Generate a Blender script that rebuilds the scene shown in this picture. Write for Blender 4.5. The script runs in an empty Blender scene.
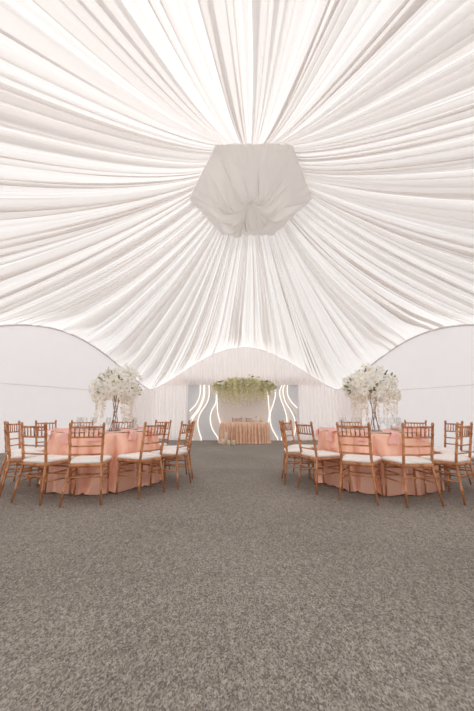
import bpy, math, random
from mathutils import Vector, Matrix
C = bpy.context.scene.collection
PI = math.pi
R = math.radians

# ------------------------------------------------------------------ camera
F, PITCH, CH = 315.0, R(10.8), 1.0
cam = bpy.data.cameras.new('camera')
cam.sensor_fit = 'VERTICAL'; cam.sensor_height = 36.0; cam.lens = F / 711 * 36
cam.clip_start = 0.05
co = bpy.data.objects.new('camera', cam); C.objects.link(co)
co.location = (0, 0, CH); co.rotation_euler = (PI / 2 + PITCH, 0, 0)
bpy.context.scene.camera = co

def at(px, py, Y):
    """point on the vertical plane at distance Y seen at that pixel"""
    cx, cy = px - 237, 355.5 - py
    fw = F * math.cos(PITCH) - cy * math.sin(PITCH)
    up = F * math.sin(PITCH) + cy * math.cos(PITCH)
    return Vector((cx * Y / fw, Y, CH + up * Y / fw))

# ------------------------------------------------------------------ materials
def lin(c):
    return tuple(((v / 255) / 12.92 if v / 255 <= .04045 else ((v / 255 + .055) / 1.055) ** 2.4) for v in c) + (1,)

def new_mat(name):
    m = bpy.data.materials.new(name); m.use_nodes = True
    nt = m.node_tree; nt.nodes.clear()
    out = nt.nodes.new('ShaderNodeOutputMaterial')
    return m, nt, out

def noise_col(nt, c0, c1, scale, detail=2, coord='Object', stretch=(1, 1, 1), lo=.35, hi=.65):
    tc = nt.nodes.new('ShaderNodeTexCoord'); mp = nt.nodes.new('ShaderNodeMapping')
    mp.inputs['Scale'].default_value = stretch
    nz = nt.nodes.new('ShaderNodeTexNoise'); nz.inputs['Scale'].default_value = scale; nz.inputs['Detail'].default_value = detail
    rp = nt.nodes.new('ShaderNodeValToRGB')
    rp.color_ramp.elements[0].position = lo; rp.color_ramp.elements[1].position = hi
    rp.color_ramp.elements[0].color = c0; rp.color_ramp.elements[1].color = c1
    nt.links.new(tc.outputs[coord], mp.inputs[0]); nt.links.new(mp.outputs[0], nz.inputs['Vector']); nt.links.new(nz.outputs['Fac'], rp.inputs[0])
    return rp.outputs[0], nz.outputs['Fac']

def cloth(name, col, trans, tcol=None, scale=60, var=.03):
    """fabric that both reflects and lets light through"""
    m, nt, out = new_mat(name)
    a = lin(col); b = tuple(min(1, v * (1 - var)) for v in a[:3]) + (1,)
    c, f = noise_col(nt, b, a, scale)
    d = nt.nodes.new('ShaderNodeBsdfDiffuse'); nt.links.new(c, d.inputs['Color'])
    t = nt.nodes.new('ShaderNodeBsdfTranslucent'); t.inputs['Color'].default_value = lin(tcol or col)
    mx = nt.nodes.new('ShaderNodeMixShader'); mx.inputs[0].default_value = trans
    nt.links.new(d.outputs[0], mx.inputs[1]); nt.links.new(t.outputs[0], mx.inputs[2])
    nt.links.new(mx.outputs[0], out.inputs[0])
    return m

def princ(name, c0, c1=None, rough=.5, scale=12, metallic=0, bump=0, bscale=80, sheen=0, stretch=(1, 1, 1), spec=.5):
    m, nt, out = new_mat(name)
    p = nt.nodes.new('ShaderNodeBsdfPrincipled')
    c, f = noise_col(nt, lin(c0), lin(c1 or c0), scale, stretch=stretch)
    nt.links.new(c, p.inputs['Base Color'])
    p.inputs['Roughness'].default_value = rough; p.inputs['Metallic'].default_value = metallic
    p.inputs['Specular IOR Level'].default_value = spec
    if sheen: p.inputs['Sheen Weight'].default_value = sheen
    if bump:
        nz = nt.nodes.new('ShaderNodeTexNoise'); nz.inputs['Scale'].default_value = bscale; nz.inputs['Detail'].default_value = 3
        b = nt.nodes.new('ShaderNodeBump'); b.inputs['Strength'].default_value = bump; b.inputs['Distance'].default_value = .01
        nt.links.new(nz.outputs['Fac'], b.inputs['Height']); nt.links.new(b.outputs[0], p.inputs['Normal'])
    nt.links.new(p.outputs[0], out.inputs[0])
    return m

def emit(name, col, s):
    m, nt, out = new_mat(name)
    e = nt.nodes.new('ShaderNodeEmission'); e.inputs[0].default_value = lin(col); e.inputs[1].default_value = s
    nt.links.new(e.outputs[0], out.inputs[0]); return m

def glass_mat(name):
    m, nt, out = new_mat(name)
    g = nt.nodes.new('ShaderNodeBsdfGlossy'); g.inputs['Roughness'].default_value = .05
    t = nt.nodes.new('ShaderNodeBsdfTransparent'); t.inputs[0].default_value = (.95, .95, .94, 1)
    lw = nt.nodes.new('ShaderNodeLayerWeight'); lw.inputs[0].default_value = .35
    mx = nt.nodes.new('ShaderNodeMixShader')
    nt.links.new(lw.outputs['Facing'], mx.inputs[0]); nt.links.new(t.outputs[0], mx.inputs[1]); nt.links.new(g.outputs[0], mx.inputs[2])
    nt.links.new(mx.outputs[0], out.inputs[0]); return m

def carpet_mat():
    m, nt, out = new_mat('grey carpet')
    p = nt.nodes.new('ShaderNodeBsdfPrincipled'); p.inputs['Roughness'].default_value = .95
    p.inputs['Specular IOR Level'].default_value = .1
    def tufts(scale, c0, c1, lo, hi):
        tc = nt.nodes.new('ShaderNodeTexCoord'); mp = nt.nodes.new('ShaderNodeMapping'); mp.inputs['Scale'].default_value = (1, .6, 1)
        v = nt.nodes.new('ShaderNodeTexVoronoi'); v.inputs['Scale'].default_value = scale; v.inputs['Randomness'].default_value = 1
        sp = nt.nodes.new('ShaderNodeSeparateColor')
        rp = nt.nodes.new('ShaderNodeValToRGB'); rp.color_ramp.elements[0].position = lo; rp.color_ramp.elements[1].position = hi
        rp.color_ramp.elements[0].color = c0; rp.color_ramp.elements[1].color = c1
        nt.links.new(tc.outputs['Object'], mp.inputs[0]); nt.links.new(mp.outputs[0], v.inputs['Vector'])
        nt.links.new(v.outputs['Color'], sp.inputs[0]); nt.links.new(sp.outputs[0], rp.inputs[0])
        return rp.outputs[0]
    def mul(a, b):
        mx = nt.nodes.new('ShaderNodeMix'); mx.data_type = 'RGBA'; mx.blend_type = 'MULTIPLY'; mx.inputs['Factor'].default_value = 1
        nt.links.new(a, mx.inputs['A']); nt.links.new(b, mx.inputs['B']); return mx.outputs['Result']
    c1 = tufts(190, lin((124, 118, 110)), lin((200, 192, 183)), .0, 1)
    c3 = tufts(85, lin((222, 222, 222)), lin((255, 255, 255)), .0, 1)
    c2, f2 = noise_col(nt, lin((232, 230, 228)), lin((255, 255, 255)), .7, 3, lo=.3, hi=.7)
    c4, f4 = noise_col(nt, lin((228, 228, 228)), lin((255, 255, 255)), 26, 4, lo=.3, hi=.7, stretch=(1, .5, 1))
    nt.links.new(mul(mul(c1, c3), mul(c2, c4)), p.inputs['Base Color'])
    nt.links.new(p.outputs[0], out.inputs[0]); return m

M = dict(
    drape=cloth('white drape fabric', (248, 246, 244), .5, (252, 249, 248)),
    puff=cloth('white gathered fabric', (250, 248, 246), .24),
    wall=cloth('white tent vinyl', (241, 237, 237), .42, (244, 240, 240), 3, .02),
    roof=cloth('white tent roof vinyl', (244, 242, 240), .55),
    welt=princ('pale welt', (232, 228, 226), (222, 218, 216), .7),
    sheer=cloth('blush sheer curtain', (252, 247, 245), .5, (252, 247, 245)),
    backwall=cloth('thin white tent vinyl', (248, 246, 246), .62, (250, 248, 248), 3, .02),
    carpet=carpet_mat(),
    seamtape=princ('carpet joint', (146, 139, 131), (138, 131, 124), .95, 40),
    wood=princ('gold brown lacquered wood', (212, 150, 102), (168, 106, 66), .24, 11, stretch=(1, 1, .3)),
    cushion=princ('ivory cushion', (255, 252, 249), (250, 246, 242), .75, 20, sheen=.2),
    satin=princ('salmon satin', (250, 200, 178), (246, 192, 168), .36, 6, metallic=.35),
    napkin=princ('pink napkin', (248, 196, 186), (244, 184, 174), .6, 15, sheen=.2),
    velvet=princ('champagne satin', (236, 200, 174), (226, 184, 156), .34, 8, metallic=.35, sheen=.3),
    plate=princ('white china', (246, 242, 238), None, .15),
    rim=princ('gold rim', (205, 150, 96), None, .3, metallic=.8),
    bronze=princ('bronze rod', (142, 100, 72), (112, 76, 56), .35, metallic=.5),
    petal=cloth('cream white petal', (254, 254, 252), .42, (254, 253, 249), 30),
    heart=princ('flower heart', (236, 214, 158), (214, 190, 120), .7),
    strand=cloth('cream blossom strand', (254, 251, 243), .42, (253, 248, 236), 40, .05),
    paleleaf=cloth('pale leaf', (188, 190, 140), .4),
    leaf=princ('green leaf', (92, 112, 58), (130, 140, 82), .5, 10),
    amaranth=cloth('pale green amaranth', (254, 252, 234), .5, (254, 252, 232), 25, .05),
    amaranth2=cloth('cream amaranth', (255, 254, 246), .5, (255, 254, 244), 25, .03),
    berry=princ('dark seed head', (104, 84, 58), (84, 92, 52), .7),
    grey=princ('pale grey board', (230, 233, 238), (226, 229, 234), .6),
    ivory=princ('ivory board', (246, 240, 238), (243, 236, 234), .6),
    ribbon=princ('white wave board', (255, 250, 246), None, .5),
    led=emit('warm light strip', (255, 243, 232), 1.05),
    glass=glass_mat('clear glass'),
    wax=cloth('ivory candle wax', (250, 240, 222), .3),
    wick=princ('black wick', (40, 34, 30), None, .8),
)

# ------------------------------------------------------------------ mesh helpers
class MB:
    def __init__(s): s.v = []; s.f = []
    def add(s, vs, fs):
        o = len(s.v); s.v += [tuple(v) for v in vs]; s.f += [tuple(i + o for i in f) for f in fs]; return s
    def grid(s, pts, nu, nv, closeu=False):
        """pts[u*nv+v]"""
        fs = []
        for u in range(nu if closeu else nu - 1):
            for v in range(nv - 1):
                a = u * nv + v; b = ((u + 1) % nu) * nv + v
                fs.append((a, b, b + 1, a + 1))
        return s.add(pts, fs)
    def box(s, x0, x1, y0, y1, z0, z1):
        vs = [(x, y, z) for x in (x0, x1) for y in (y0, y1) for z in (z0, z1)]
        return s.add(vs, [(0, 1, 3, 2), (4, 6, 7, 5), (0, 4, 5, 1), (2, 3, 7, 6), (0, 2, 6, 4), (1, 5, 7, 3)])
    def tube(s, pts, rad, n=8, cap=True):
        pts = [Vector(p) for p in pts]
        if not isinstance(rad, (list, tuple)): rad = [rad] * len(pts)
        vs = []; prev = None
        for i, p in enumerate(pts):
            d = (pts[min(i + 1, len(pts) - 1)] - pts[max(i - 1, 0)]).normalized()
            if prev is None:
                ref = Vector((0, 0, 1)) if abs(d.z) < .9 else Vector((1, 0, 0))
                a = d.cross(ref).normalized()
            else:
                a = (prev - d * prev.dot(d)).normalized()
            prev = a; b = d.cross(a)
            for k in range(n):
                t = 2 * PI * k / n
                vs.append(p + (a * math.cos(t) + b * math.sin(t)) * rad[i])
        fs = []
        for i in range(len(pts) - 1):
            for k in range(n):
                k2 = (k + 1) % n
                fs.append((i * n + k, i * n + k2, (i + 1) * n + k2, (i + 1) * n + k))
        if cap:
            fs.append(tuple(range(n - 1, -1, -1))); fs.append(tuple((len(pts) - 1) * n + k for k in range(n)))
        return s.add(vs, fs)
    def lathe(s, prof, n=16, c=(0, 0, 0)):
        vs = [(c[0] + r * math.cos(2 * PI * k / n), c[1] + r * math.sin(2 * PI * k / n), c[2] + z) for r, z in prof for k in range(n)]
        fs = []
        for i in range(len(prof) - 1):
            for k in range(n):
                k2 = (k + 1) % n
                fs.append((i * n + k, i * n + k2, (i + 1) * n + k2, (i + 1) * n + k))
        return s.add(vs, fs)
    def mesh(s, name, mat, smooth=True):
        me = bpy.data.meshes.new(name); me.from_pydata(s.v, [], s.f); me.update()
        me.materials.append(mat)
        if smooth: me.polygons.foreach_set('use_smooth', [True] * len(me.polygons))
        return me
    def build(s, name, mat, parent=None, smooth=True, loc=None):
        return link(name, s.mesh(name, mat, smooth), parent, loc)

def link(name, me, parent=None, loc=None, rot=None):
    o = bpy.data.objects.new(name, me); C.objects.link(o)
    if parent: o.parent = parent
    if loc is not None: o.location = loc
    if rot is not None: o.rotation_euler = rot
    return o
def tag(o, label, cat, group=None, kind=None):
    o['label'] = label; o['category'] = cat
    if group: o['group'] = group
    if kind: o['kind'] = kind
    return o
def struct(o):
    o['kind'] = 'structure'; return o
def thing(name, loc, rz=0):
    o = bpy.data.objects.new(name, None); C.objects.link(o); o.location = loc; o.rotation_euler = (0, 0, rz)
    o.empty_display_size = .1
    return o
KIDS = {}
def copy_tree(o, parent=None):
    c = o.copy(); C.objects.link(c); c.parent = parent
    for ch in [x for x in ALL_BY_PARENT(o)]: copy_tree(ch, c)
    return c
def ALL_BY_PARENT(o): return list(o.children)

# ------------------------------------------------------------------ tent geometry
CX, CY = .3, 5.9
CORN = [(4.0, 13.5), (-4.0, 13.5), (-8.4, 5.9), (-4.0, -1.7), (4.0, -1.7), (8.4, 5.9)]
CORN = [Vector((x + CX, y, 0)) for x, y in CORN]
RI, ZI = 1.26, 5.78
MY, MS = CY + .22, 1.2      # medallion centre and its length against its width
INNER = [Vector((CX + RI * math.cos(R(60 + 60 * k)), MY + MS * RI * math.sin(R(60 + 60 * k)), 0)) for k in range(6)]
BASE = 2.1
PEAK = [3.95, 3.76, 3.76, 3.95, 3.76, 3.76]
def side_pt(P, a):
    k = int(math.floor(a)) % 6; v = a - math.floor(a)
    return P[k].lerp(P[(k + 1) % 6], v)
def arch_h(a):
    k = int(math.floor(a)) % 6; v = a - math.floor(a)
    return BASE + (PEAK[k] - BASE) * max(0, math.sin(PI * v)) ** 1.3
def base(a, t):
    i = side_pt(INNER, a); o = side_pt(CORN, a)
    p = i.lerp(o, t)
    z0, z1 = ZI, arch_h(a)
    p.z = z0 + (z1 - z0) * t - SAG * math.sin(PI * t ** .8) * (1 - .25 * t)
    return p
SAG = .38

floor = MB()
fl = [c + (c - Vector((CX, CY, 0))).normalized() * .05 for c in CORN]
floor.add([(v.x, v.y, 0) for v in fl] + [(v.x, v.y, -.05) for v in fl],
          [(0, 1, 2, 3, 4, 5), (11, 10, 9, 8, 7, 6)] + [(k, k + 6, (k + 1) % 6 + 6, (k + 1) % 6) for k in range(6)])
struct(floor.build('floor', M['carpet'], smooth=False))
for i, y in enumerate((2.22, 6.2)):
    struct(MB().box(-6.2, 6.8, y - .003, y + .003, 0, .0015).build('trim_%d' % (i + 10), M['seamtape'], smooth=False))

WN = ['wall_back', 'wall_left_back', 'wall_left_front', 'wall_front', 'wall_right_front', 'wall_right_back']
for k in range(6):
    n = 40
    pts = []
    for i in range(n + 1):
        a = k + i / n
        p = CORN[k].lerp(CORN[(k + 1) % 6], i / n)
        h = BASE + (PEAK[k] - BASE) * max(0, math.sin(PI * i / n)) ** 1.3
        for j in range(6): pts.append((p.x, p.y, h * j / 5))
    struct(MB().grid(pts, n + 1, 6).build(WN[k], M['backwall' if k in (0, 3) else 'wall'], smooth=False))
    # padded welt along the arch
    tp = []
    cen = Vector((CX, CY, 0))
    for i in range(n + 1):
        p = CORN[k].lerp(CORN[(k + 1) % 6], i / n)
        h = BASE + (PEAK[k] - BASE) * max(0, math.sin(PI * i / n)) ** 1.3
        q = p + (cen - p).normalized() * .05
        tp.append((q.x, q.y, h - .035))
    struct(MB().tube(tp, .03, 8).build('trim_%d' % (k + 1), M['welt']))
    if k in (1, 5):     # weld seam across the vinyl
        tp = []
        for i in range(2):
            p = CORN[k].lerp(CORN[(k + 1) % 6], (.14, 1)[i] if k == 1 else (0, .86)[i])
            q = p + (cen - p).normalized() * .012
            tp.append((q.x, q.y, 1.88))
        struct(MB().tube(tp, .008, 6).build('trim_%d' % (k + 20), M['welt']))

# ceiling cap above the medallion
cap = MB()
cv = [(v.x, v.y, ZI + .02) for v in [Vector((CX, MY, 0)).lerp(q, 1.12) for q in INNER]] + [(CX, MY, ZI + 1.1)]
cap.add(cv, [(k, (k + 1) % 6, 6) for k in range(6)])
struct(cap.build('ceiling', M['roof'], smooth=False))

# ------------------------------------------------------------------ draped ceiling
DN = ['back', 'left back', 'left front', 'front', 'right front', 'right back']
DL = ['pleated white ceiling drape above the far stage wall',
      'pleated white ceiling drape sweeping down to arched wall behind the left table',
      'pleated white ceiling drape fanning out to the upper left edge of the picture',
      'pleated white ceiling drape overhead, between medallion and top edge of the picture',
      'pleated white ceiling drape fanning out to the upper right edge of the picture',
      'pleated white ceiling drape sweeping down to arched wall behind the right table']
def smooth(x, a, b):
    x = min(1, max(0, (x - a) / (b - a))); return x * x * (3 - 2 * x)
rng = random.Random(11)
NT = 44
for k in range(6):
    # fold widths: wide soft panels alternate with bunches of narrow deep folds
    ws = []
    nb = 9
    for _ in range(nb):
        ws.append((rng.uniform(1.2, 2.8), 0))
        sg = rng.choice((-1, 1))
        for _ in range(rng.randint(1, 4)): ws.append((rng.uniform(.5, 1.3), sg))
    tot = sum(w for w, _ in ws)
    cols = []
    a0 = float(k)
    for w, typ in ws:
        wf = w / tot
        lean = typ * rng.uniform(1.6, 3.6) if typ else rng.uniform(-.8, .8)
        dep = rng.uniform(.7, 1.35) if typ else rng.uniform(.14, .30)
        pw = rng.uniform(.7, 1.2)
        ph = rng.uniform(0, 6.28); ph2 = rng.uniform(0, 6.28); rip = rng.uniform(.02, .05)
        nsp = 16 if typ else 26
        for j in range(nsp):
            cols.append((a0, wf, j / nsp, lean, dep, pw, ph, ph2, rip, typ))
        a0 += wf
    cols.append((float(k + 1) - 1e-6, 0, 0, 0, 0, 1, 0, 0, 0, 0))
    pts = []
    for (a0, wf, u, lean, dep, pw, ph, ph2, rip, typ) in cols:
        for i in range(NT + 1):
            t = i / NT
            ln = lean * (.75 + .35 * math.sin(2.2 * t * PI + ph))
            a = a0 + wf * (u + ln * math.sin(2 * PI * u) / (2 * PI)) if wf else a0
            # slow sideways wander of the gathers, none at the sector seam
            e = min(1, (a - k) * 8, (k + 1 - a) * 8)
            a += .006 * max(0, e) * math.sin(5 * t + ph * .3 + a * 9)
            a = min(max(a, k + 1e-6), k + 1 - 1e-6)
            p = base(a, t)
            du = (side_pt(INNER, a).lerp(side_pt(CORN, a), t) - side_pt(INNER, a + .01 if a + .01 < k + 1 else a - .01).lerp(side_pt(CORN, a + .01 if a + .01 < k + 1 else a - .01), t)).length / .01
            width = du * wf
            dr = (base(a, min(1, t + .01)) - base(a, max(0, t - .01))).normalized()
            tang = (CORN[(k + 1) % 6] - CORN[k]).normalized()
            nrm = dr.cross(tang)
            if nrm.z > 0: nrm = -nrm
            env = 1 - .82 * smooth(t, .72, 1)
            if typ == 0: env *= .6 + .4 * smooth(t, 0, .5)
            d = width * dep * abs(math.sin(PI * u)) ** pw
            d += width * rip * math.sin(2 * PI * 3 * u + ph) * math.sin(PI * u) * (1 if typ else 1.2)
            if typ == 0: d += width * (.03 * math.sin(2 * PI * 6 * u + ph2 + 2 * t) + .02 * math.sin(2 * PI * 9.5 * u + ph - 3 * t)) * math.sin(PI * u)
            d = min(d, .42)
            p += nrm * d * env
            if width: p.z -= 0
            pts.append(p)
    o = MB().grid(pts, len(cols), NT + 1).build('ceiling_drape', M['drape'])
    tag(o, DL[k], 'drape', 'white drapes gathered at the ceiling medallion')

# ------------------------------------------------------------------ medallion
md = thing('ceiling_medallion', (CX, MY, ZI - .13))
tag(md, 'white fabric hexagon gathered to a centre knot, where the ceiling drapes meet', 'medallion')
hexv = [Vector((math.cos(R(60 * k)), MS * math.sin(R(60 * k)), 0)) for k in range(6)]
RM = 1.34
rr = random.Random(12)
cre = []; acc = 0
while acc < 2 * PI - .2:
    cre.append(acc); acc += rr.choice((.22, .3, .42, .55, .7)) * rr.uniform(.85, 1.15)
cre = [c * 2 * PI / acc for c in cre] + [2 * PI]
cext = [rr.uniform(.45, 1.0) for _ in cre]
fine = [(rr.uniform(0, 2 * PI), rr.uniform(.03, .07), rr.uniform(.02, .05), rr.uniform(.35, .9)) for _ in range(40)]
pts = []; NA, NR = 480, 36
for i in range(NA):
    th = 2 * PI * i / NA
    s = (th / (PI / 3)) % 1; kk = int(th / (PI / 3)) % 6
    e = hexv[kk].lerp(hexv[(kk + 1) % 6], s) * RM
    for j in range(NR + 1):
        q = j / NR                                      # 0 rim .. 1 knot
        r = 1 - q
        p = e * max(r, .02)
        prof = -.27 * math.sin(PI * min(1, q * .72)) ** .8 + .17 * smooth(q, .6, 1.0)
        tt = (th + .55 * (q ** 1.5) * math.sin(th * 2 + .6)) % (2 * PI)
        m = 0
        while m < len(cre) - 2 and tt >= cre[m + 1]: m += 1
        wd = cre[m + 1] - cre[m]; u = (tt - cre[m]) / wd
        ex = cext[m] * (1 - u) + cext[m + 1] * u
        env = smooth(q, 1 - ex, 1 - ex + .55) * smooth(r, .03, .2)
        w = 1.5 * min(wd, .5) * (abs(math.sin(PI * u)) ** .45 - .3) * env * (.25 + r * .8)
        for (a1, wf_, am, fx) in fine:
            da = (tt - a1 + PI) % (2 * PI) - PI
            w += am * math.exp(-(da / wf_) ** 2) * smooth(q, 1 - fx, 1 - fx + .3) * smooth(r, .02, .15)
        p.z = prof - w
        # pucker at the rim
        p.z += .02 * math.sin(th * 30 + 3 * math.sin(th * 4)) * smooth(r, .75, 1)
        pts.append(p)
MB().grid(pts, NA, NR + 1, True).build('gathered_panel', M['puff'], md)
kn = MB()
kn.lathe([(.003, -.135), (.02, -.13), (.03, -.11), (.028, -.085), (.02, -.06), (.015, -.02)], 12)
kn.build('knot', M['puff'], md)
fr = MB()
for k in range(6): fr.tube([hexv[k] * (RM - .03) + Vector((0, 0, .04)), hexv[(k + 1) % 6] * (RM - .03) + Vector((0, 0, .04))], .02, 8)
fr.build('frame', M['puff'], md)

# ------------------------------------------------------------------ stage backdrop
def pleat_sheet(path, z0, z1f, n, amp, wl, seed, nz=14, hang=0):
    """pleated curtain following path (list of 2-D points) from z0(s) to z1(s)"""
    rg = random.Random(seed)
    seg = [(Vector(path[i]), Vector(path[i + 1])) for i in range(len(path) - 1)]
    L = [(b - a).length for a, b in seg]; T = sum(L)
    ph = [rg.uniform(0, 6.28) for _ in range(4)]
    pts = []
    for i in range(n + 1):
        s = T * i / n; q = s; m = 0
        while m < len(seg) - 1 and q > L[m]: q -= L[m]; m += 1
        a, b = seg[m]; d = (b - a).normalized(); nr = Vector((-d.y, d.x))
        p = a + d * min(q, L[m])
        zb, zt = z0(s / T), z1f(s / T)
        for j in range(nz + 1):
            z = zb + (zt - zb) * j / nz
            g = s + .25 * wl * math.sin(s * 2.3 + ph[0]) + .1 * wl * math.sin(z * 1.7 + ph[2])
            w = amp * math.sin(2 * PI * g / wl) + .45 * amp * math.sin(2 * PI * g / wl * 1.63 + ph[1] + .6 * z)
            pts.append((p.x + nr.x * w, p.y + nr.y * w, z))
    return MB().grid(pts, n + 1, nz + 1)

ZV = at(237, 385, 13.22).z
vx0, vx1 = CX - 3.42, CX + 3.42
def val_top(s):
    x = vx0 + (vx1 - vx0) * s
    v = (x - (CX - 4)) / 8
    return max(ZV + .02, BASE + (PEAK[0] - BASE) * math.sin(PI * v) ** 1.3 - .09)
o = pleat_sheet([(vx0, 13.24), (vx1, 13.24)], lambda s: ZV if s > 0 else ZV, val_top, 520, .014, .13, 3).build('sheer_valance', M['sheer'])
tag(o, 'pleated white sheer valance filling the arch above the flower cloud', 'valance')

dirL = (CORN[2] - CORN[1]).normalized(); dirR = (CORN[5] - CORN[0]).normalized()
def curtain(side):
    cor = CORN[1] if side < 0 else CORN[0]
    dd = dirL if side < 0 else dirR
    c = Vector((cor.x - side * .22, 13.33)); e = Vector((cor.x + dd.x * 1.35 - side * .2, 13.5 + dd.y * 1.35 - .05))
    inner = Vector((at(187.2 if side < 0 else 299.2, 420, 13.33).x, 13.33))
    path = [e, c, inner] if side < 0 else [inner, c, e]
    TL = sum((path[i + 1] - path[i]).length for i in range(2))
    l1 = (e - c).length / TL
    def top(s):
        w = (s if side < 0 else 1 - s)          # 0 at the side wall .. 1 at the stage
        if w < l1:
            return BASE - .06 + .5 * 0
        x = c.x + (inner.x - c.x) * (w - l1) / (1 - l1)
        v = (x - (CX - 4)) / 8
        return min(2.62, max(BASE - .06, BASE + (PEAK[0] - BASE) * math.sin(PI * min(max(v, 0), 1)) ** 1.3 - .12))
    return pleat_sheet([tuple(q) for q in path], lambda s: .01, top, 420, .02, .16, 8 + side).build('sheer_curtain', M['sheer'])
tag(curtain(-1), 'floor-length blush sheer curtain in the far corner behind the left table', 'curtain', 'sheer curtains beside the stage')
tag(curtain(1), 'floor-length blush sheer curtain in the far corner behind the right table', 'curtain', 'sheer curtains beside the stage')

# backdrop boards
YB = 13.40
def board(name, x0, x1, z1, y, th, mat, label, cat):
    o = MB().box(x0, x1, y - th, y, 0.0, z1).build(name, mat, smooth=False)
    return tag(o, label, cat)
xl, xr = at(187, 420, YB).x, at(299, 420, YB).x
board('backdrop_board', xl, xr, 2.5, YB, .03, M['grey'], 'pale grey flat stage backdrop board behind the wave-shaped light panels', 'backdrop')

def catmull(P, n=10):
    out = []
    for i in range(len(P) - 1):
        p0 = P[max(i - 1, 0)]; p1 = P[i]; p2 = P[i + 1]; p3 = P[min(i + 2, len(P) - 1)]
        for j in range(n):
            t = j / n
            out.append(.5 * ((2 * p1) + (p2 - p0) * t + (2 * p0 - 5 * p1 + 4 * p2 - p3) * t * t + (3 * p1 - p0 - 3 * p2 + p3) * t ** 3))
    out.append(P[-1]); return out
def resample(P, n):
    L = [0]
    for i in range(len(P) - 1): L.append(L[-1] + (P[i + 1] - P[i]).length)
    out = []; m = 0
    for i in range(n + 1):
        s = L[-1] * i / n
        while m < len(L) - 2 and L[m + 1] < s: m += 1
        t = (s - L[m]) / max(1e-9, L[m + 1] - L[m]); out.append(P[m].lerp(P[m + 1], t))
    return out
def wave(c1, c2, y, label, fill='ribbon', led1=True, led2=True):
    yth = 13.345 - y if c1[0][0] > 212 and c1[0][0] < 276 else 13.368 - y
    P1 = resample(catmull([at(a, b, y) for a, b in c1]), 40); P2 = resample(catmull([at(a, b, y) for a, b in c2]), 40)
    for p in P1 + P2: p.z = min(p.z, 2.46)
    for P in (P1, P2):
        if P[-1].z < .15: P[-1].z = 0
    cen = P1[20].lerp(P2[20], .5)
    root = thing('wave_light_panel', (cen.x, y, 0))
    tag(root, label, 'light panel', 'wave-shaped light panels of the stage backdrop')
    off = Vector((cen.x, y, 0)); th = Vector((0, yth, 0))
    mb = MB(); n = 41
    A = [p - off for p in P1]; B = [p - off for p in P2]
    mb.add(A + B, [(i, i + n, i + n + 1, i + 1) for i in range(n - 1)])
    mb.add([p + th for p in A] + [p + th for p in B], [(i + 1, i + n + 1, i + n, i) for i in range(n - 1)])
    mb.add(A + [p + th for p in A], [(i + 1, i + n + 1, i + n, i) for i in range(n - 1)])
    mb.add(B + [p + th for p in B], [(i, i + n, i + n + 1, i + 1) for i in range(n - 1)])
    mb.build('board', M[fill], root, smooth=False)
    for ok, Q in ((led1, A), (led2, B)):
        if ok: MB().tube([q + Vector((0, -.012, 0)) for q in Q], .017, 8).build('light_strip', M['led'], root)
    return root
L1 = [(200.2, 385), (199.9, 394.4), (196.2, 404), (189.5, 411)]
L2 = [(203.8, 385), (203.3, 396.6), (198.5, 408.4), (190.5, 419)]
L2b = [(204.6, 385), (204.2, 397), (199.6, 409), (193, 418.5), (190.5, 428), (192, 438.5)]
L3 = [(209, 385), (209.2, 395), (206.6, 404), (200.7, 412.8), (198, 421), (198.6, 430), (201.5, 438.5)]
L4 = [(215, 385), (216.3, 396.6), (215.2, 404), (211.3, 411.8), (210.2, 420), (212.8, 430), (218.6, 438.5)]
L5 = [(217, 385), (217, 396), (217.2, 404), (218, 414), (220, 421.7), (222.5, 428.5), (225, 438.5)]
R5 = [(267, 385), (268, 396), (268.5, 404), (269, 410), (269, 417), (267.3, 427), (264, 438.5)]
R4 = [(274, 385), (275.4, 395), (273, 405), (270.3, 413.5), (270.3, 421.7), (273, 430.5), (278, 438.5)]
R3 = [(282, 385), (279.6, 391.5), (280.8, 399.5), (284.3, 408.4), (286.8, 418.7), (286, 429), (281, 438.5)]
R2b = [(284.5, 385), (283, 391.5), (285.5, 402), (290.5, 410), (294.5, 418.5), (295.5, 428), (293, 438.5)]
R1 = [(287.5, 385), (287.5, 394), (291.5, 402), (297.5, 408)]
R1o = [(285.6, 385), (284.6, 392), (287.5, 401.5), (292.5, 409), (297, 416)]
wave(L1, L2, 13.30, 'short narrow glowing wave panel at the outer left of the stage backdrop')
wave(L2b, L3, 13.29, 'long S-shaped glowing wave panel, second from the left on the stage backdrop')
wave(L4, L5, 13.30, 'lens-shaped glowing wave panel just left of the champagne table')
wave(R5, R4, 13.30, 'lens-shaped glowing wave panel just right of the champagne table')
wave(R3, R2b, 13.29, 'long S-shaped glowing wave panel, second from the right on the stage backdrop')
wave(R1o, R1, 13.30, 'short narrow glowing wave panel at the outer right of the stage backdrop', led1=False)
cb = MB().box(at(219, 420, 13.36).x, at(268, 420, 13.36).x, 13.347, 13.369, 0, 2.46).build('centre_board', M['ivory'], smooth=False)
tag(cb, 'plain ivory board behind the flower cloud and the champagne table', 'backdrop')

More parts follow.
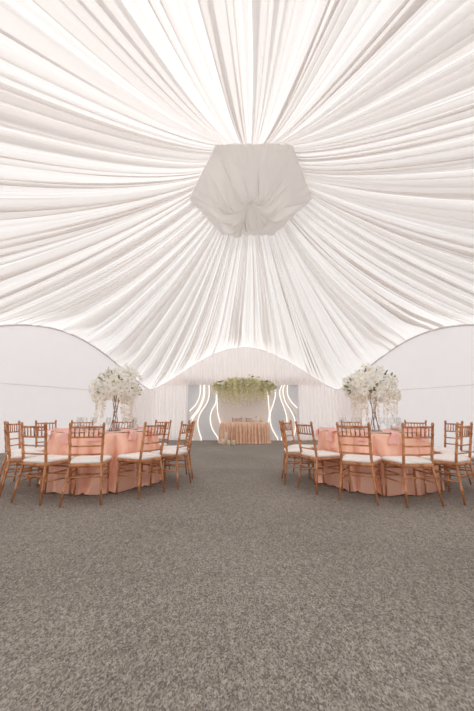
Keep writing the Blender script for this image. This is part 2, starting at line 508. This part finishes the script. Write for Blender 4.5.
# ------------------------------------------------------------------ chiavari chair
def bamboo(p0, p1, r0, r1, knots):
    """turned pole with bamboo rings"""
    p0 = Vector(p0); p1 = Vector(p1); P = []; Rr = []
    st = [(0, 1)]
    for k in knots: st += [(k - .022, 1), (k - .01, 1.28), (k + .01, 1.28), (k + .022, 1)]
    st.append((1, 1))
    for t, m in st:
        P.append(p0.lerp(p1, t)); Rr.append((r0 + (r1 - r0) * t) * m)
    return P, Rr
def make_chair():
    root = thing('chiavari_chair', (0, 0, 0))
    W = M['wood']
    for s in (-1, 1):
        # rear leg runs up into the back post: one bent pole
        a, ra = bamboo((s * .215, -.245, .0), (s * .172, -.185, .44), .0115, .0165, (.35, .7))
        b, rb = bamboo((s * .172, -.185, .44), (s * .185, -.262, .92), .0165, .0135, (.25, .5, .72, .95))
        MB().tube(a + b[1:], ra + rb[1:], 8).build('back_post', W, root)
        a, ra = bamboo((s * .198, .195, 0), (s * .19, .18, .43), .011, .0165, (.35, .68))
        MB().tube(a, ra, 8).build('front_leg', W, root)
    # seat frame
    def rr_outline(hw_b, hw_f, yb, yf, rad, n=5):
        pts = []
        for (cx, cy, a0) in ((hw_f - rad, yf - rad, 0), (-hw_f + rad, yf - rad, 90), (-hw_b + rad, yb + rad, 180), (hw_b - rad, yb + rad, 270)):
            for i in range(n + 1):
                t = R(a0 + 90 * i / n); pts.append((cx + rad * math.cos(t), cy + rad * math.sin(t)))
        return pts
    def slab(rings, cap=True):
        mb = MB(); n = len(rings[0][0]); vs = []; fs = []
        for out, z in rings: vs += [(x, y, z) for x, y in out]
        for i in range(len(rings) - 1):
            for k in range(n):
                k2 = (k + 1) % n; fs.append((i * n + k, i * n + k2, (i + 1) * n + k2, (i + 1) * n + k))
        fs.append(tuple(range(n - 1, -1, -1))); fs.append(tuple((len(rings) - 1) * n + k for k in range(n)))
        return mb.add(vs, fs)
    slab([(rr_outline(.185, .212, -.205, .208, .03), .412), (rr_outline(.192, .22, -.21, .215, .03), .42),
          (rr_outline(.192, .22, -.21, .215, .03), .442), (rr_outline(.185, .212, -.205, .208, .03), .45)]).build('seat_frame', W, root)
    slab([(rr_outline(.178, .212, -.196, .21, .04), .449), (rr_outline(.19, .222, -.206, .22, .045), .46), (rr_outline(.192, .224, -.208, .222, .045), .474),
          (rr_outline(.182, .214, -.198, .212, .045), .488), (rr_outline(.155, .186, -.17, .184, .05), .496), (rr_outline(.09, .11, -.1, .11, .05), .501)]).build('seat_cushion', M['cushion'], root)
    def yb(z): return -.185 - .077 * (z - .44) / .48
    def xb(z): return .172 + .013 * (z - .44) / .48
    for z, r in ((.868, .0115), (.752, .0105), (.65, .0095), (.555, .0095)):
        pts = []
        for i in range(9):
            u = -1 + 2 * i / 8
            pts.append((u * xb(z), yb(z) - .018 * (1 - u * u), z))
        MB().tube(pts, r, 8).build('back_rail', W, root)
    for i in range(6):
        u = -1 + 2 * (i + 1) / 7
        a, ra = bamboo((u * xb(.752), yb(.752) - .018 * (1 - u * u), .752), (u * xb(.868), yb(.868) - .018 * (1 - u * u), .868), .0075, .0075, (.5,))
        MB().tube(a, ra, 6).build('spindle', W, root)
    # stretchers: two each side, one pair front and back
    def leg_r(z, s): t = z / .44; return Vector((s * (.215 - .043 * t), -.245 + .06 * t, z))
    def leg_f(z, s): t = z / .43; return Vector((s * (.198 - .008 * t), .195 - .015 * t, z))
    for s in (-1, 1):
        for z in (.33, .24):
            MB().tube([leg_r(z, s), leg_f(z, s)], .0085, 6).build('stretcher', W, root)
    for fn in (leg_r, leg_f):
        for z in ((.30,) if fn is leg_r else (.36, .27)):
            MB().tube([fn(z, -1), fn(z, 1)], .0085, 6).build('stretcher', W, root)
    return root
CHAIR = make_chair()
used = [False]
def chair(x, y, face, label, group):
    c = CHAIR if not used[0] else copy_tree(CHAIR)
    used[0] = True
    c.location = (x, y, 0); c.rotation_euler = (0, 0, face - PI / 2)
    tag(c, label, 'chair', group)
    return c

# ------------------------------------------------------------------ round tables
def fold_fn(n, seed, lo=.55, hi=1.6, pw=.6):
    """round lobes between narrow valleys, irregular widths: returns f(angle) -> 0 valley .. 1 crest, and lobe size"""
    rg = random.Random(seed); w = [rg.uniform(lo, hi) for _ in range(n)]; T = sum(w); e = [0]
    for x in w: e.append(e[-1] + x / T * 2 * PI)
    big = [rg.uniform(.55, 1) * (x / max(w)) ** .5 for x in w]
    def fn(th):
        th %= 2 * PI; m = 0
        while m < n - 1 and th >= e[m + 1]: m += 1
        u = (th - e[m]) / (e[m + 1] - e[m])
        return abs(math.sin(PI * u)) ** pw, big[m], u
    return fn
def skirt(rtop, rbot, z1, nfold, seed, NA=720, NZ=24, amp=.05, seats=()):
    fn = fold_fn(nfold, seed); pts = []
    for i in range(NA):
        th0 = 2 * PI * i / NA
        col = [(rtop * rr_, z1, th0) for rr_ in (.02, .5, .8, .93)]
        col += [(rtop * .985, z1 - .001, th0), (rtop, z1 - .008, th0)]
        for j in range(1, NZ + 1):
            q = j / NZ
            f, b, u = fn(th0 + .05 * math.sin(4 * q + seed + 3 * th0) * q)
            z = z1 - .008 - (z1 - .008 - .008) * q
            r = rtop + (rbot - rtop) * q + amp * (f * (.5 + b) - .55) * q ** .5
            r = max(r, rtop - .012 + .012 * q) if q < .25 else r
            if q > .88: r += .03 * ((q - .88) / .12) ** 2 * (.4 + f)
            if j == NZ: z += .02 * (1 - f)
            col.append((r, z, th0 + .02 * math.sin(2 * PI * u) * q))
        for r, z, th in col:
            x, y = r * math.cos(th), r * math.sin(th)
            if z < .56:                                  # cloth pressed back by the chair fronts
                for cx_, cy_, fa in seats:
                    dx, dy = x - cx_, y - cy_
                    fy = dx * math.cos(fa) + dy * math.sin(fa); fx = -dx * math.sin(fa) + dy * math.cos(fa)
                    k = (1 - smooth(abs(fx), .24, .33)) * (1 - smooth(z, .5, .56))
                    if fy < .24 and k > 0:
                        m = (.24 - fy) * k; x += math.cos(fa) * m; y += math.sin(fa) * m
            pts.append((x, y, z))
    return MB().grid(pts, NA, NZ + 6, True)

TZ = .762
def wine_glass_mesh():
    return MB().lathe([(.034, 0), (.034, .003), (.006, .008), (.0045, .02), (.0045, .09), (.012, .10), (.033, .125), (.038, .15), (.034, .185), (.03, .21)], 14).mesh('wine_glass', M['glass'])
def tumbler_mesh():
    return MB().lathe([(.001, .001), (.03, .001), (.031, .004), (.034, .05), (.036, .10)], 14).mesh('water_glass', M['glass'])
ME_WINE, ME_TUMB = wine_glass_mesh(), tumbler_mesh()
ME_PLATE = MB().lathe([(.001, .006), (.09, .006), (.1, .008), (.138, .016), (.14, .0135), (.1, .003), (.08, .0), (.001, 0)], 28).mesh('plate', M['plate'])
def napkin_mesh(seed):
    """folded napkin lying on the plate and hanging over the table edge; local +Y points outwards"""
    rg = random.Random(seed); n, m = 22, 9
    hang = rg.uniform(.10, .15); pts = []; tw = rg.uniform(-.03, .03)
    for i in range(n + 1):
        s = i / n; L = (.24 + .02 + hang) * s
        w = .042 + .012 * math.sin(s * 7 + seed) + (.035 * ((s - .75) / .25) if s > .75 else 0)
        if .12 < s < .3: w *= .8
        for j in range(m):
            v = -1 + 2 * j / (m - 1)
            puff = .02 * (1 - v * v) + .008 * math.sin(v * 6 + s * 9 + seed)
            if L < .24: x, y, z = v * w, -.12 + L, .012 + puff
            else:
                q = L - .24
                ang = min(q / .03, 1) * PI / 2
                x = v * w + tw * q / hang; y = .12 + .03 * math.sin(ang) + puff * math.sin(ang) + .02 * max(0, q - .05)
                z = .012 + puff * math.cos(ang) - (.03 * (1 - math.cos(ang)) + max(0, q - .047))
            pts.append((x, y, z))
    mb = MB().grid(pts, n + 1, m)
    return mb.mesh('napkin', M['napkin'])
ME_NAP = [napkin_mesh(k) for k in range(4)]

# flowers
def petal_geo(mb, c, ax, up, L, W, cup=.35, n=3):
    side = ax.cross(up).normalized(); vs = []
    for i in range(n + 1):
        t = i / n; w = W * math.sin(PI * (.12 + .83 * t)) ** .8
        mid = c + ax * (L * t) + up * (cup * L * t * t)
        vs += [mid - side * w + up * (.12 * w), mid, mid + side * w + up * (.12 * w)]
    fs = []
    for i in range(n):
        a = i * 3; fs += [(a, a + 1, a + 4, a + 3), (a + 1, a + 2, a + 5, a + 4)]
    mb.add(vs, fs)
def blossom_mesh(seed):
    rg = random.Random(seed); mb = MB(); z = Vector((0, 0, 1))
    for layer, (n, L, W, cup) in enumerate(((5, .062, .026, .15), (4, .042, .02, .7))):
        for k in range(n):
            a = 2 * PI * k / n + layer * .6 + rg.uniform(-.2, .2)
            petal_geo(mb, Vector((0, 0, .003 * layer)), Vector((math.cos(a), math.sin(a), .15)).normalized(), z, L * rg.uniform(.85, 1.15), W, cup)
    return mb.mesh('blossom', M['petal'])
ME_BLOS = [blossom_mesh(s) for s in range(5)]
ME_HEART = MB().lathe([(.001, .022), (.007, .018), (.009, .008), (.004, .001)], 8).mesh('flower_heart', M['heart'])
def leaf_mesh(L=.09, W=.02, mat='leaf', name='leaf'):
    mb = MB(); petal_geo(mb, Vector((0, 0, 0)), Vector((0, 0, 1)), Vector((0, 1, 0)), L, W, .3, 5); return mb.mesh(name, M[mat])
ME_LEAF = leaf_mesh()
def strand_mesh(L, seed, mat='strand', size=.022, dens=70, wob=.012, name='hanging_strand', taper=True):
    rg = random.Random(seed); mb = MB(); n = 8; P = []
    p1, p2 = rg.uniform(0, 6), rg.uniform(0, 6)
    for i in range(n + 1):
        t = i / n; P.append(Vector((wob * math.sin(t * 5 + p1) * t, wob * math.sin(t * 4 + p2) * t, -L * t)))
    mb.tube(P, .0018, 4)
    for k in range(int(L * dens)):
        t = rg.random() ** .9; c = P[min(n - 1, int(t * n))].lerp(P[min(n, int(t * n) + 1)], t * n - int(t * n))
        a = rg.uniform(0, 6.28); sz = size * (1 - .55 * t if taper else 1) * rg.uniform(.7, 1.3)
        ax = Vector((math.cos(a), math.sin(a), rg.uniform(-1.0, .2))).normalized()
        petal_geo(mb, c, ax, Vector((0, 0, 1)), sz * 1.25, sz * .6, .1, 2)
    return mb.mesh(name, M[mat])
def rot_to(d, spin):
    return (d.to_track_quat('Z', 'Y') @ Matrix.Rotation(spin, 3, 'Z').to_quaternion()).to_euler()

def stand(x, y, label):
    root = thing('flower_stand', (x, y, TZ)); tag(root, label, 'flower stand', 'tall flower stands on the round tables')
    MB().lathe([(.001, 0), (.11, 0), (.11, .006), (.10, .009), (.001, .009)], 24).build('base', M['bronze'], root)
    for k in range(5):
        a = 2 * PI * k / 5; b = a + 2.6
        p0 = Vector((.075 * math.cos(a), .075 * math.sin(a), .008)); p1 = Vector((.085 * math.cos(b), .085 * math.sin(b), .62))
        MB().tube([p0, p0.lerp(p1, .5), p1], .005, 6).build('rod', M['bronze'], root)
    pts = [(.09 * math.cos(2 * PI * k / 24), .09 * math.sin(2 * PI * k / 24), .62) for k in range(25)]
    MB().tube(pts, .007, 6).build('ring', M['bronze'], root)
    return root
def bouquet(x, y, z, rx, rz, seed, nstr, label, skew):
    rg = random.Random(seed)
    root = thing('flower_arrangement', (x, y, z)); tag(root, label, 'flowers', 'white flower arrangements on tall stands')
    cr = MB().lathe([(.001, -.03), (.06, -.02), (.085, .03), (.06, .07), (.001, .09)], 14)
    cr.build('flower_foam', M['leaf'], root)
    n = 0
    for k in range(96):
        ph = k * 2.39996; c = 1 - 1.62 * (k + .5) / 96
        s = math.sqrt(max(0, 1 - c * c))
        d = Vector((s * math.cos(ph), s * math.sin(ph), c))
        lump = 1 + .14 * math.sin(3 * ph + seed) + rg.uniform(-.2, .16)
        p = Vector((d.x * rx * lump + skew * .05 * d.z, d.y * rx * .9 * lump, d.z * rz * lump + .06))
        d2 = (d + Vector((rg.uniform(-.4, .4), rg.uniform(-.4, .4), rg.uniform(-.3, .3)))).normalized()
        b = link('blossom', ME_BLOS[k % 5], root, p, rot_to(d2, rg.uniform(0, 6)))
        b.scale = (rg.uniform(1.0, 1.5),) * 3
        link('flower_heart', ME_HEART, b)
    for k in range(30):
        ph = rg.uniform(0, 6.28); c = rg.uniform(-.5, .95); s = math.sqrt(1 - c * c)
        d = Vector((s * math.cos(ph), s * math.sin(ph), c))
        p = Vector((d.x * rx * .95, d.y * rx * .88, d.z * rz * .95 + .06))
        l = link('leaf', ME_LEAF, root, p, rot_to((d + Vector((rg.uniform(-.6, .6), rg.uniform(-.6, .6), rg.uniform(-.3, .6)))).normalized(), rg.uniform(0, 6)))
        l.scale = (rg.uniform(.7, 1.15),) * 3
    # twigs that carry the outer blossoms
    for k in range(14):
        a = rg.uniform(0, 6.28); e = Vector((rx * .8 * math.cos(a), rx * .75 * math.sin(a), rz * rg.uniform(-.2, .8)))
        MB().tube([(0, 0, 0), e * .5 + Vector((0, 0, .05)), e], .003, 5).build('twig', M['leaf'], root)
    for k in range(nstr):
        a = 2 * PI * k / nstr + rg.uniform(-.15, .15)
        if abs(math.cos(a)) < .35 and math.sin(a) < 0: continue
        r = rx * rg.uniform(.62, .98)
        L = rg.uniform(.34, .5)
        link('hanging_strand', strand_mesh(L, seed * 50 + k, size=.034, dens=95), root, (r * math.cos(a), r * .9 * math.sin(a), rg.uniform(-.06, .02)))
    return root

def seat_set(cx, cy, ang, seed, where, tbl):
    """tableware of one seat"""
    d = Vector((math.cos(ang), math.sin(ang))); t = Vector((-d.y, d.x)); rz = ang - PI / 2
    p = Vector((cx, cy)) + d * .60
    o = link('plate', ME_PLATE, None, (p.x, p.y, TZ + .001), (0, 0, rz)); o.scale = (.92, .92, 1); tag(o, 'white plate under a pink napkin, ' + where, 'plate', 'plates on the ' + tbl)
    q = Vector((cx, cy)) + d * .665
    o = link('napkin', ME_NAP[seed % 4], None, (q.x, q.y, TZ + .010), (0, 0, rz)); tag(o, 'pink napkin hanging over the table edge, ' + where, 'napkin', 'napkins on the ' + tbl)
    q = Vector((cx, cy)) + d * .41 + t * .075
    o = link('wine_glass', ME_WINE, None, (q.x, q.y, TZ + .001)); tag(o, 'clear stemmed wine glass, ' + where, 'glass', 'glasses on the ' + tbl)
    q = Vector((cx, cy)) + d * .43 - t * .065
    o = link('water_glass', ME_TUMB, None, (q.x, q.y, TZ + .001)); tag(o, 'clear straight water glass, ' + where, 'glass', 'glasses on the ' + tbl)

def round_table(cx, cy, seed, label, clabel, tbl, chairs):
    root = thing('round_table', (cx, cy, 0)); tag(root, label, 'table', 'round banquet tables')
    MB().lathe([(.001, .722), (.74, .722), (.745, .73), (.745, .75), (.74, .756), (.001, .756)], 48).build('tabletop', M['wood'], root)
    for k in range(4):
        a = PI / 4 + k * PI / 2
        MB().tube([(.5 * math.cos(a), .5 * math.sin(a), 0), (.5 * math.cos(a), .5 * math.sin(a), .722)], .018, 8).build('leg', M['bronze'], root)
    cl = skirt(.757, .83, TZ, 22, seed, amp=.125, seats=[((q[1] - .245) * math.cos(R(q[0])), (q[1] - .245) * math.sin(R(q[0])), R(q[0] + q[2]) + PI) for q in chairs]).build('tablecloth', M['satin'], loc=(cx, cy, 0))
    tag(cl, clabel, 'tablecloth', 'salmon satin tablecloths')
    for i, (deg, rad, tweak, lab, where) in enumerate(chairs):
        a = R(deg); r = rad - .245
        chair(cx + r * math.cos(a), cy + r * math.sin(a), a + PI + R(tweak), lab, 'gold chairs around the ' + tbl)
        seat_set(cx, cy, a, i + seed, where, tbl)

TLX, TLY = -2.05, 5.1
TRX, TRY = 2.08, 5.06
round_table(TLX, TLY, 1, 'round banquet table hidden under salmon satin cloth on the left', 'salmon satin floor-length cloth over the left round table', 'left round table', [
    (283, 1.34, -2, 'gold chair seen squarely from behind, before the left table beneath its flowers', 'left table, at the chair seen squarely from behind'),
    (253, 1.29, 0, 'gold chair at left table, between the edge-on one and the square-on one', 'left table, at the chair beside the edge-on one'),
    (217, 1.28, 0, 'gold chair cut by the left picture edge, its back seen edge-on', 'left table, at the edge-on chair'),
    (186, 1.40, 0, 'gold chair partly hidden behind the edge-on chair at left table', 'left table, behind the edge-on chair'),
    (157, 1.40, 0, 'gold chair facing camera at left table, before the blank white wall', 'left table, at the camera-facing chair by the wall'),
    (131, 1.34, 0, 'gold chair on left table far side, partly behind the square-on chair', 'left table, far side behind the square-on chair'),
    (99, 1.3, 0, 'gold chair on left table far side, directly behind the flower stand', 'left table, far side behind the flower stand'),
    (62, 1.3, 0, 'gold chair on left table far side, before the corner sheer curtain', 'left table, far side before the sheer curtain'),
    (18, 1.33, 4, 'gold chair at aisle end of left table, half hidden, farthest from camera', 'left table, aisle end at the half hidden chair'),
    (348, 1.33, -4, 'gold chair at aisle end of left table, side-on, nearer of the two', 'left table, aisle end at the nearer chair'),
    (317, 1.29, 11, 'gold chair angled from behind at left table, right of the square-on chair', 'left table, at the angled chair'),
])
round_table(TRX, TRY, 2, 'round banquet table hidden under salmon satin cloth on the right', 'salmon satin floor-length cloth over the right round table', 'right round table', [
    (269.5, 1.31, 6, 'gold chair seen squarely from behind, before the right table', 'right table, at the chair seen squarely from behind'),
    (240, 1.32, -3, 'gold chair angled from behind at right table, left of the square-on chair', 'right table, at the angled chair'),
    (206, 1.26, -3, 'gold chair side-on at the aisle end of right table, nearest there', 'right table, aisle end at the nearest chair'),
    (177, 1.37, 0, 'gold chair seen edge-on, middle of three at right table aisle end', 'right table, aisle end at the edge-on chair'),
    (149, 1.37, 0, 'gold chair farthest of three at the aisle end of right table', 'right table, aisle end at the farthest chair'),
    (82, 1.33, 0, 'gold chair on right table far side, behind the flower stand', 'right table, far side behind the flower stand'),
    (33, 1.33, 0, 'gold chair on right table far side, before the blank white wall', 'right table, far side before the white wall'),
    (3, 1.36, 0, 'gold chair facing the aisle, outer side of right table by the wall', 'right table, outer side facing the aisle'),
    (332, 1.38, 0, 'gold chair cut by the right picture edge, its back seen edge-on', 'right table, at the edge-on outer chair'),
    (302, 1.31, 0, 'gold chair from behind at right table, right of the square-on chair', 'right table, right of the square-on chair'),
])
sx = at(115.6, 410, TLY).x
stand(sx, TLY, 'bronze crossed-rod flower stand on the left round table')
bouquet(sx, TLY, TZ + .625, .31, .28, 3, 26, 'white flower arrangement trailing blossom strands, on the left table stand', 1)
sx = at(373.5, 408, TRY).x
stand(sx, TRY, 'bronze crossed-rod flower stand on the right round table')
bouquet(sx, TRY, TZ + .625, .37, .28, 7, 30, 'wider white flower arrangement trailing blossom strands, on the right table stand', -1)

# ------------------------------------------------------------------ sweetheart table
SX, SY = .28, 12.14
st = thing('sweetheart_table', (SX, SY, 0)); tag(st, 'small oval table hidden under champagne satin before the stage backdrop', 'table')
MB().lathe([(.001, .725), (.9, .725), (.905, .74), (.9, .757), (.001, .757)], 40).build('tabletop', M['wood'], st).scale = (.9, .37, 1)
for a, b in ((-.6, -.17), (.6, -.17), (-.6, .17), (.6, .17)):
    MB().tube([(a, b, 0), (a, b, .725)], .018, 8).build('leg', M['bronze'], st)
def superskirt(seed, z1, hx, hy, nf):
    fn = fold_fn(nf, seed, .6, 1.5, .65); NA = 960; NZ = 18; pts = []
    P = []
    for i in range(4001):
        th = 2 * PI * i / 4000; c, s_ = math.cos(th), math.sin(th)
        P.append(Vector((math.copysign(abs(c) ** .55, c) * hx, math.copysign(abs(s_) ** .55, s_) * hy)))
    P = resample(P, NA)[:NA]
    for i in range(NA):
        ex, ey = P[i]; th = 2 * PI * i / NA
        tg = (P[(i + 1) % NA] - P[i - 1]).normalized(); nl = Vector((tg.y, -tg.x))
        for q in (.02, .5, .97, 1): pts.append((ex * q, ey * q, z1 if q < 1 else z1 - .006))
        for j in range(1, NZ + 1):
            q = j / NZ
            f, b, u = fn(th + .012 * math.sin(5 * q + th * 7))
            off = .03 * q + .105 * (f - .45) * b * min(1, q * 4) * (.6 + .5 * q) + .012
            if q > .9: off += .03 * ((q - .9) / .1) ** 2
            pts.append((ex + nl.x * off, ey + nl.y * off, (z1 - .006) * (1 - q) + .008))
    return MB().grid(pts, NA, NZ + 4, True)
o = superskirt(4, TZ, .89, .385, 46).build('tablecloth', M['velvet'], loc=(SX, SY, 0))
tag(o, 'champagne satin cloth hanging in deep pleats over the stage table', 'tablecloth')
for dx, lab in ((-.28, 'gold chair behind the champagne stage table, left one of the pair'), (.28, 'gold chair behind the champagne stage table, right one of the pair')):
    chair(SX + dx, SY + .76, -PI / 2, lab, 'gold chairs behind the stage table')
for dx, w in ((-.28, 'left'), (.28, 'right')):
    o = link('plate', ME_PLATE, None, (SX + dx, SY + .16, TZ + .001)); tag(o, 'white plate on the stage table before its %s chair' % w, 'plate', 'plates on the stage table')
    o = link('wine_glass', ME_WINE, None, (SX + dx + .16, SY, TZ + .001)); tag(o, 'clear wine glass on the stage table before its %s chair' % w, 'glass', 'glasses on the stage table')
def candle(x, y, z, r, h, label, tall=False):
    root = thing('pillar_candle', (x, y, z)); tag(root, label, 'candle', 'ivory candles at the stage table')
    MB().lathe([(.001, 0), (r, 0), (r, h * .98), (r * .9, h), (r * .5, h - .006), (.001, h - .008)], 16).build('wax', M['wax'], root)
    MB().tube([(0, 0, h - .01), (.001, 0, h + .012)], .0018, 5).build('wick', M['wick'], root)
def gp(px, py):
    cx, cy = px - 237, 355.5 - py
    fw = F * math.cos(PITCH) - cy * math.sin(PITCH); up = F * math.sin(PITCH) + cy * math.cos(PITCH)
    return cx * -CH / up, fw * -CH / up
for px, py, r, h, lab in ((223.2, 444.6, .06, .20, 'short ivory candle on the carpet, outermost at the stage table corner'),
                          (226.6, 443.9, .06, .42, 'tallest ivory candle on the carpet at the stage table corner'),
                          (228.6, 445.4, .055, .17, 'short ivory candle on the carpet, in front of the tallest candle'),
                          (233.8, 444.9, .055, .17, 'ivory candle on the carpet standing alone before the champagne pleats')):
    x, y = gp(px, py); candle(x, min(y, 11.62), 0, r, h, lab)
candle(SX + .62, SY, TZ + .001, .035, .30, 'slim tall ivory candle on the stage table')
# low bouquet on the stage table
bq = thing('posy', (SX + .40, SY - .12, TZ + .001)); tag(bq, 'small low white flower posy lying on the stage table', 'flowers')
MB().lathe([(.001, 0), (.05, 0), (.06, .03), (.04, .05), (.001, .055)], 12).build('bowl', M['plate'], bq)
rg = random.Random(9)
for k in range(12):
    a = k * 2.4; b = link('blossom', ME_BLOS[k % 5], bq, (.075 * math.sqrt(k / 12) * math.cos(a) * 1.5, .06 * math.sqrt(k / 12) * math.sin(a), .06 + .03 * (1 - k / 12)), (rg.uniform(-.5, .5), rg.uniform(-.5, .5), a))

# ------------------------------------------------------------------ flower cloud over the stage table
FY = 12.86
fc = thing('flower_cloud', (at(244, 380, FY).x, FY, at(244, 380, FY).z))
tag(fc, 'cream and pale green hanging flower cloud fixed above the stage table', 'flowers')
org = Vector(fc.location)
HW = 1.28
brk = MB()
brk.tube([(-HW * .9, .05, -.10), (-HW * .45, .05, .03), (0, .05, .06), (HW * .45, .05, .03), (HW * .9, .05, -.10)], .02, 8)
for sx_ in (-.8, 0, .8): brk.tube([(sx_, .05, -.02), (sx_, .05, -.36), (sx_, .482, -.36)], .012, 6)
brk.build('hanging_rail', M['bronze'], fc)
rg = random.Random(21)
SM = []
for v in range(14):
    SM.append(strand_mesh(1.0, 300 + v, 'amaranth2' if v % 3 else 'amaranth', .10, 58, .05, 'amaranth_strand', True))
for k in range(98):
    u = -1 + 2 * (k + .5) / 98; u += rg.uniform(-.03, .03)
    L = (.95 + .25 * math.cos(u * 2.2 + .3) - .55 * abs(u) ** 2.5) * rg.uniform(.62, 1.05)
    top = .10 - .27 * abs(u) ** 2 + rg.uniform(-.12, .08)
    o = link('amaranth_strand', SM[rg.randrange(14)], fc, (u * HW, rg.uniform(-.13, .13), top), (rg.uniform(-.12, .12), rg.uniform(-.16, .16), rg.uniform(0, 6)))
    o.scale = (rg.uniform(.8, 1.1), rg.uniform(.8, 1.1), L)
def tuft_mesh(seed, mat):
    r2 = random.Random(seed); mb = MB()
    for k in range(16):
        d = Vector((r2.uniform(-1, 1), r2.uniform(-1, 1), r2.uniform(-.5, 1))).normalized()
        petal_geo(mb, d * .02, d, Vector((-d.y, d.x, .3)).normalized(), r2.uniform(.06, .12), .016, .2, 2)
    return mb.mesh('leaf_tuft', M[mat])
TM = [tuft_mesh(s, 'paleleaf' if s % 2 else 'berry') for s in range(4)]
for k in range(16):
    u = rg.uniform(-1.04, 1.04)
    o = link('leaf_tuft', TM[k % 4], fc, (u * HW, rg.uniform(-.24, .06), .06 - .26 * u * u + rg.uniform(-.16, .12)), (0, 0, rg.uniform(0, 6)))
    o.scale = (rg.uniform(.35, .7),) * 3

# ------------------------------------------------------------------ light
w = bpy.data.worlds.new('sky'); bpy.context.scene.world = w; w.use_nodes = True
bg = w.node_tree.nodes['Background']; bg.inputs[0].default_value = (1, .996, .993, 1); bg.inputs[1].default_value = .92
sun = bpy.data.lights.new('sun', 'SUN'); sun.energy = 1.5; sun.angle = R(3); sun.color = (1, .985, .965)
so = bpy.data.objects.new('sun', sun); C.objects.link(so); so.rotation_euler = (R(45), R(-8), R(-20))

vs = bpy.context.scene.view_settings
vs.view_transform = 'Standard'; vs.look = 'None'; vs.gamma = 1; vs.use_curve_mapping = False
vs.exposure = .43
cyc = bpy.context.scene.cycles
cyc.max_bounces = 16; cyc.diffuse_bounces = 12; cyc.transparent_max_bounces = 16
